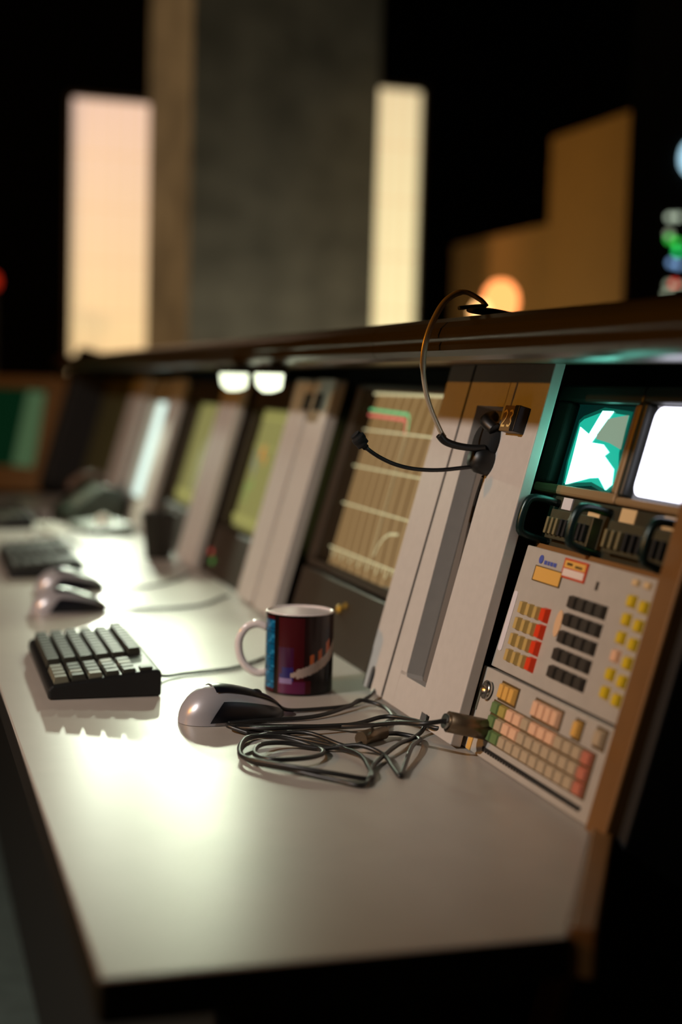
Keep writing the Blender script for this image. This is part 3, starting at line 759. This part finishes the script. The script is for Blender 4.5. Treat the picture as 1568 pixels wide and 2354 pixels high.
# ------------------------------------------------------------------ lights
def aim(o, target):
    d = Vector(target)-o.location; o.rotation_euler = d.to_track_quat('-Z', 'X' if abs(d.y) < 1e-6 or abs(d.y) < .06 else 'Y').to_euler()
def light(name, kind, loc, target, energy, rgb, **kw):
    l = bpy.data.lights.new(name, kind); l.energy = energy; l.color = rgb
    for k, v in kw.items(): setattr(l, k, v)
    o = bpy.data.objects.new(name, l); COL.objects.link(o); o.location = loc
    if target is not None: aim(o, target)
    return o
light('ceiling_spot', 'SPOT', LAMP, (.55, 2.45, .1), 240, (1, .94, .88), spot_size=math.radians(66), spot_blend=.8, shadow_soft_size=.012)
light('tungsten_lamp', 'POINT', (-2.4, 1.6, 1.22), None, 95, (1, .38, .02), shadow_soft_size=.06)
light('hood_lamp_near', 'SPOT', (.520, 2.33, .358), (.22, 1.62, 0), 5.2, (.88, 1, .72), spot_size=math.radians(74), spot_blend=.7, shadow_soft_size=.018)
light('hood_lamp_mid', 'SPOT', (.525, 2.75, .358), (.30, 2.25, 0), 8, (.88, 1, .74), spot_size=math.radians(72), spot_blend=.8, shadow_soft_size=.018)
light('hood_lamp_far', 'SPOT', (.535, 3.75, .365), (.33, 3.20, 0), 24, (.90, 1, .78), spot_size=math.radians(72), spot_blend=.4, shadow_soft_size=.02)
light('pillar_side_fill', 'SPOT', (-1.6, 5.6, 1.4), (1.12, 6.1, 1.1), 230, (1, .60, .27), spot_size=math.radians(60), spot_blend=.4, shadow_soft_size=.1)  # added fill to warm the pillar's left face, no fixture there
light('partition_fill', 'AREA', (.9, 4.6, 2.3), (2.4, 4.9, .9), 1.5, (1, .60, .10), shape='SQUARE', size=.15, spread=math.radians(70))  # added fill that brightens the partition, not a fixture
light('pillar_front_fill', 'AREA', (1.6, 4.5, -.3), (1.5, 5.6, .9), 14, (1, .90, .62), shape='RECTANGLE', size=.9, size_y=.3)  # added fill to lift the pillar's front face, no source there
w = bpy.data.worlds.new('World'); SC.world = w; w.use_nodes = True
w.node_tree.nodes['Background'].inputs[0].default_value = (.05, .05, .04, 1)
w.node_tree.nodes['Background'].inputs[1].default_value = .2
light('room_bounce', 'AREA', (-1.5, -1.5, 2.6), (.5, 2.5, 0), 3, (1, .75, .45), shape='SQUARE', size=2.0)

# ------------------------------------------------------------------ camera (50 mm, wide open)
cam = bpy.data.cameras.new('Camera'); co = bpy.data.objects.new('Camera', cam); COL.objects.link(co)
yaw, pitch, roll = .3075, .0882, .0281
fwd = Vector((math.sin(yaw)*math.cos(pitch), math.cos(yaw)*math.cos(pitch), -math.sin(pitch)))
rt = Vector((math.cos(yaw), -math.sin(yaw), 0)); up = rt.cross(fwd)
r2 = rt*math.cos(roll)+up*math.sin(roll); u2 = -rt*math.sin(roll)+up*math.cos(roll)
co.matrix_world = Matrix.Translation((0, 0, .36)) @ Matrix((r2, u2, -fwd)).transposed().to_4x4()
cam.sensor_fit = 'VERTICAL'; cam.sensor_height = 36.; cam.sensor_width = 24.; cam.lens = 3270./2354.*36.
cam.dof.use_dof = True; cam.dof.focus_distance = 1.47; cam.dof.aperture_fstop = 1.95; cam.clip_start = .02
SC.camera = co

GROUPS = {'light_panel': 'backlit panels beside the pillar', 'computer_mouse': 'computer mice on the desk', 'keyboard': 'keyboards on the desk', 'divider_unit': 'upright panels between the screens',
          'crt_monitor': 'monitors along the console', 'task_lamp': 'lamps under the hood', 'waveform_monitor': 'small tube displays in the instrument bay', 'loose_cable': 'loose cables on the desk'}
for o in SC.objects:
    k = o.name.split('.')[0]
    if o.parent is None and k in GROUPS and 'category' in o: o['group'] = GROUPS[k]

# lift everything so that the floor is at z = 0
bpy.context.view_layer.update()
for o in list(SC.objects):
    if o.parent is None: o.location.z += DESK
vs_ = SC.view_settings
SC.display_settings.display_device = 'sRGB'
vs_.view_transform = 'Standard'; vs_.look = 'None'; vs_.exposure = 0; vs_.gamma = 1; vs_.use_curve_mapping = False
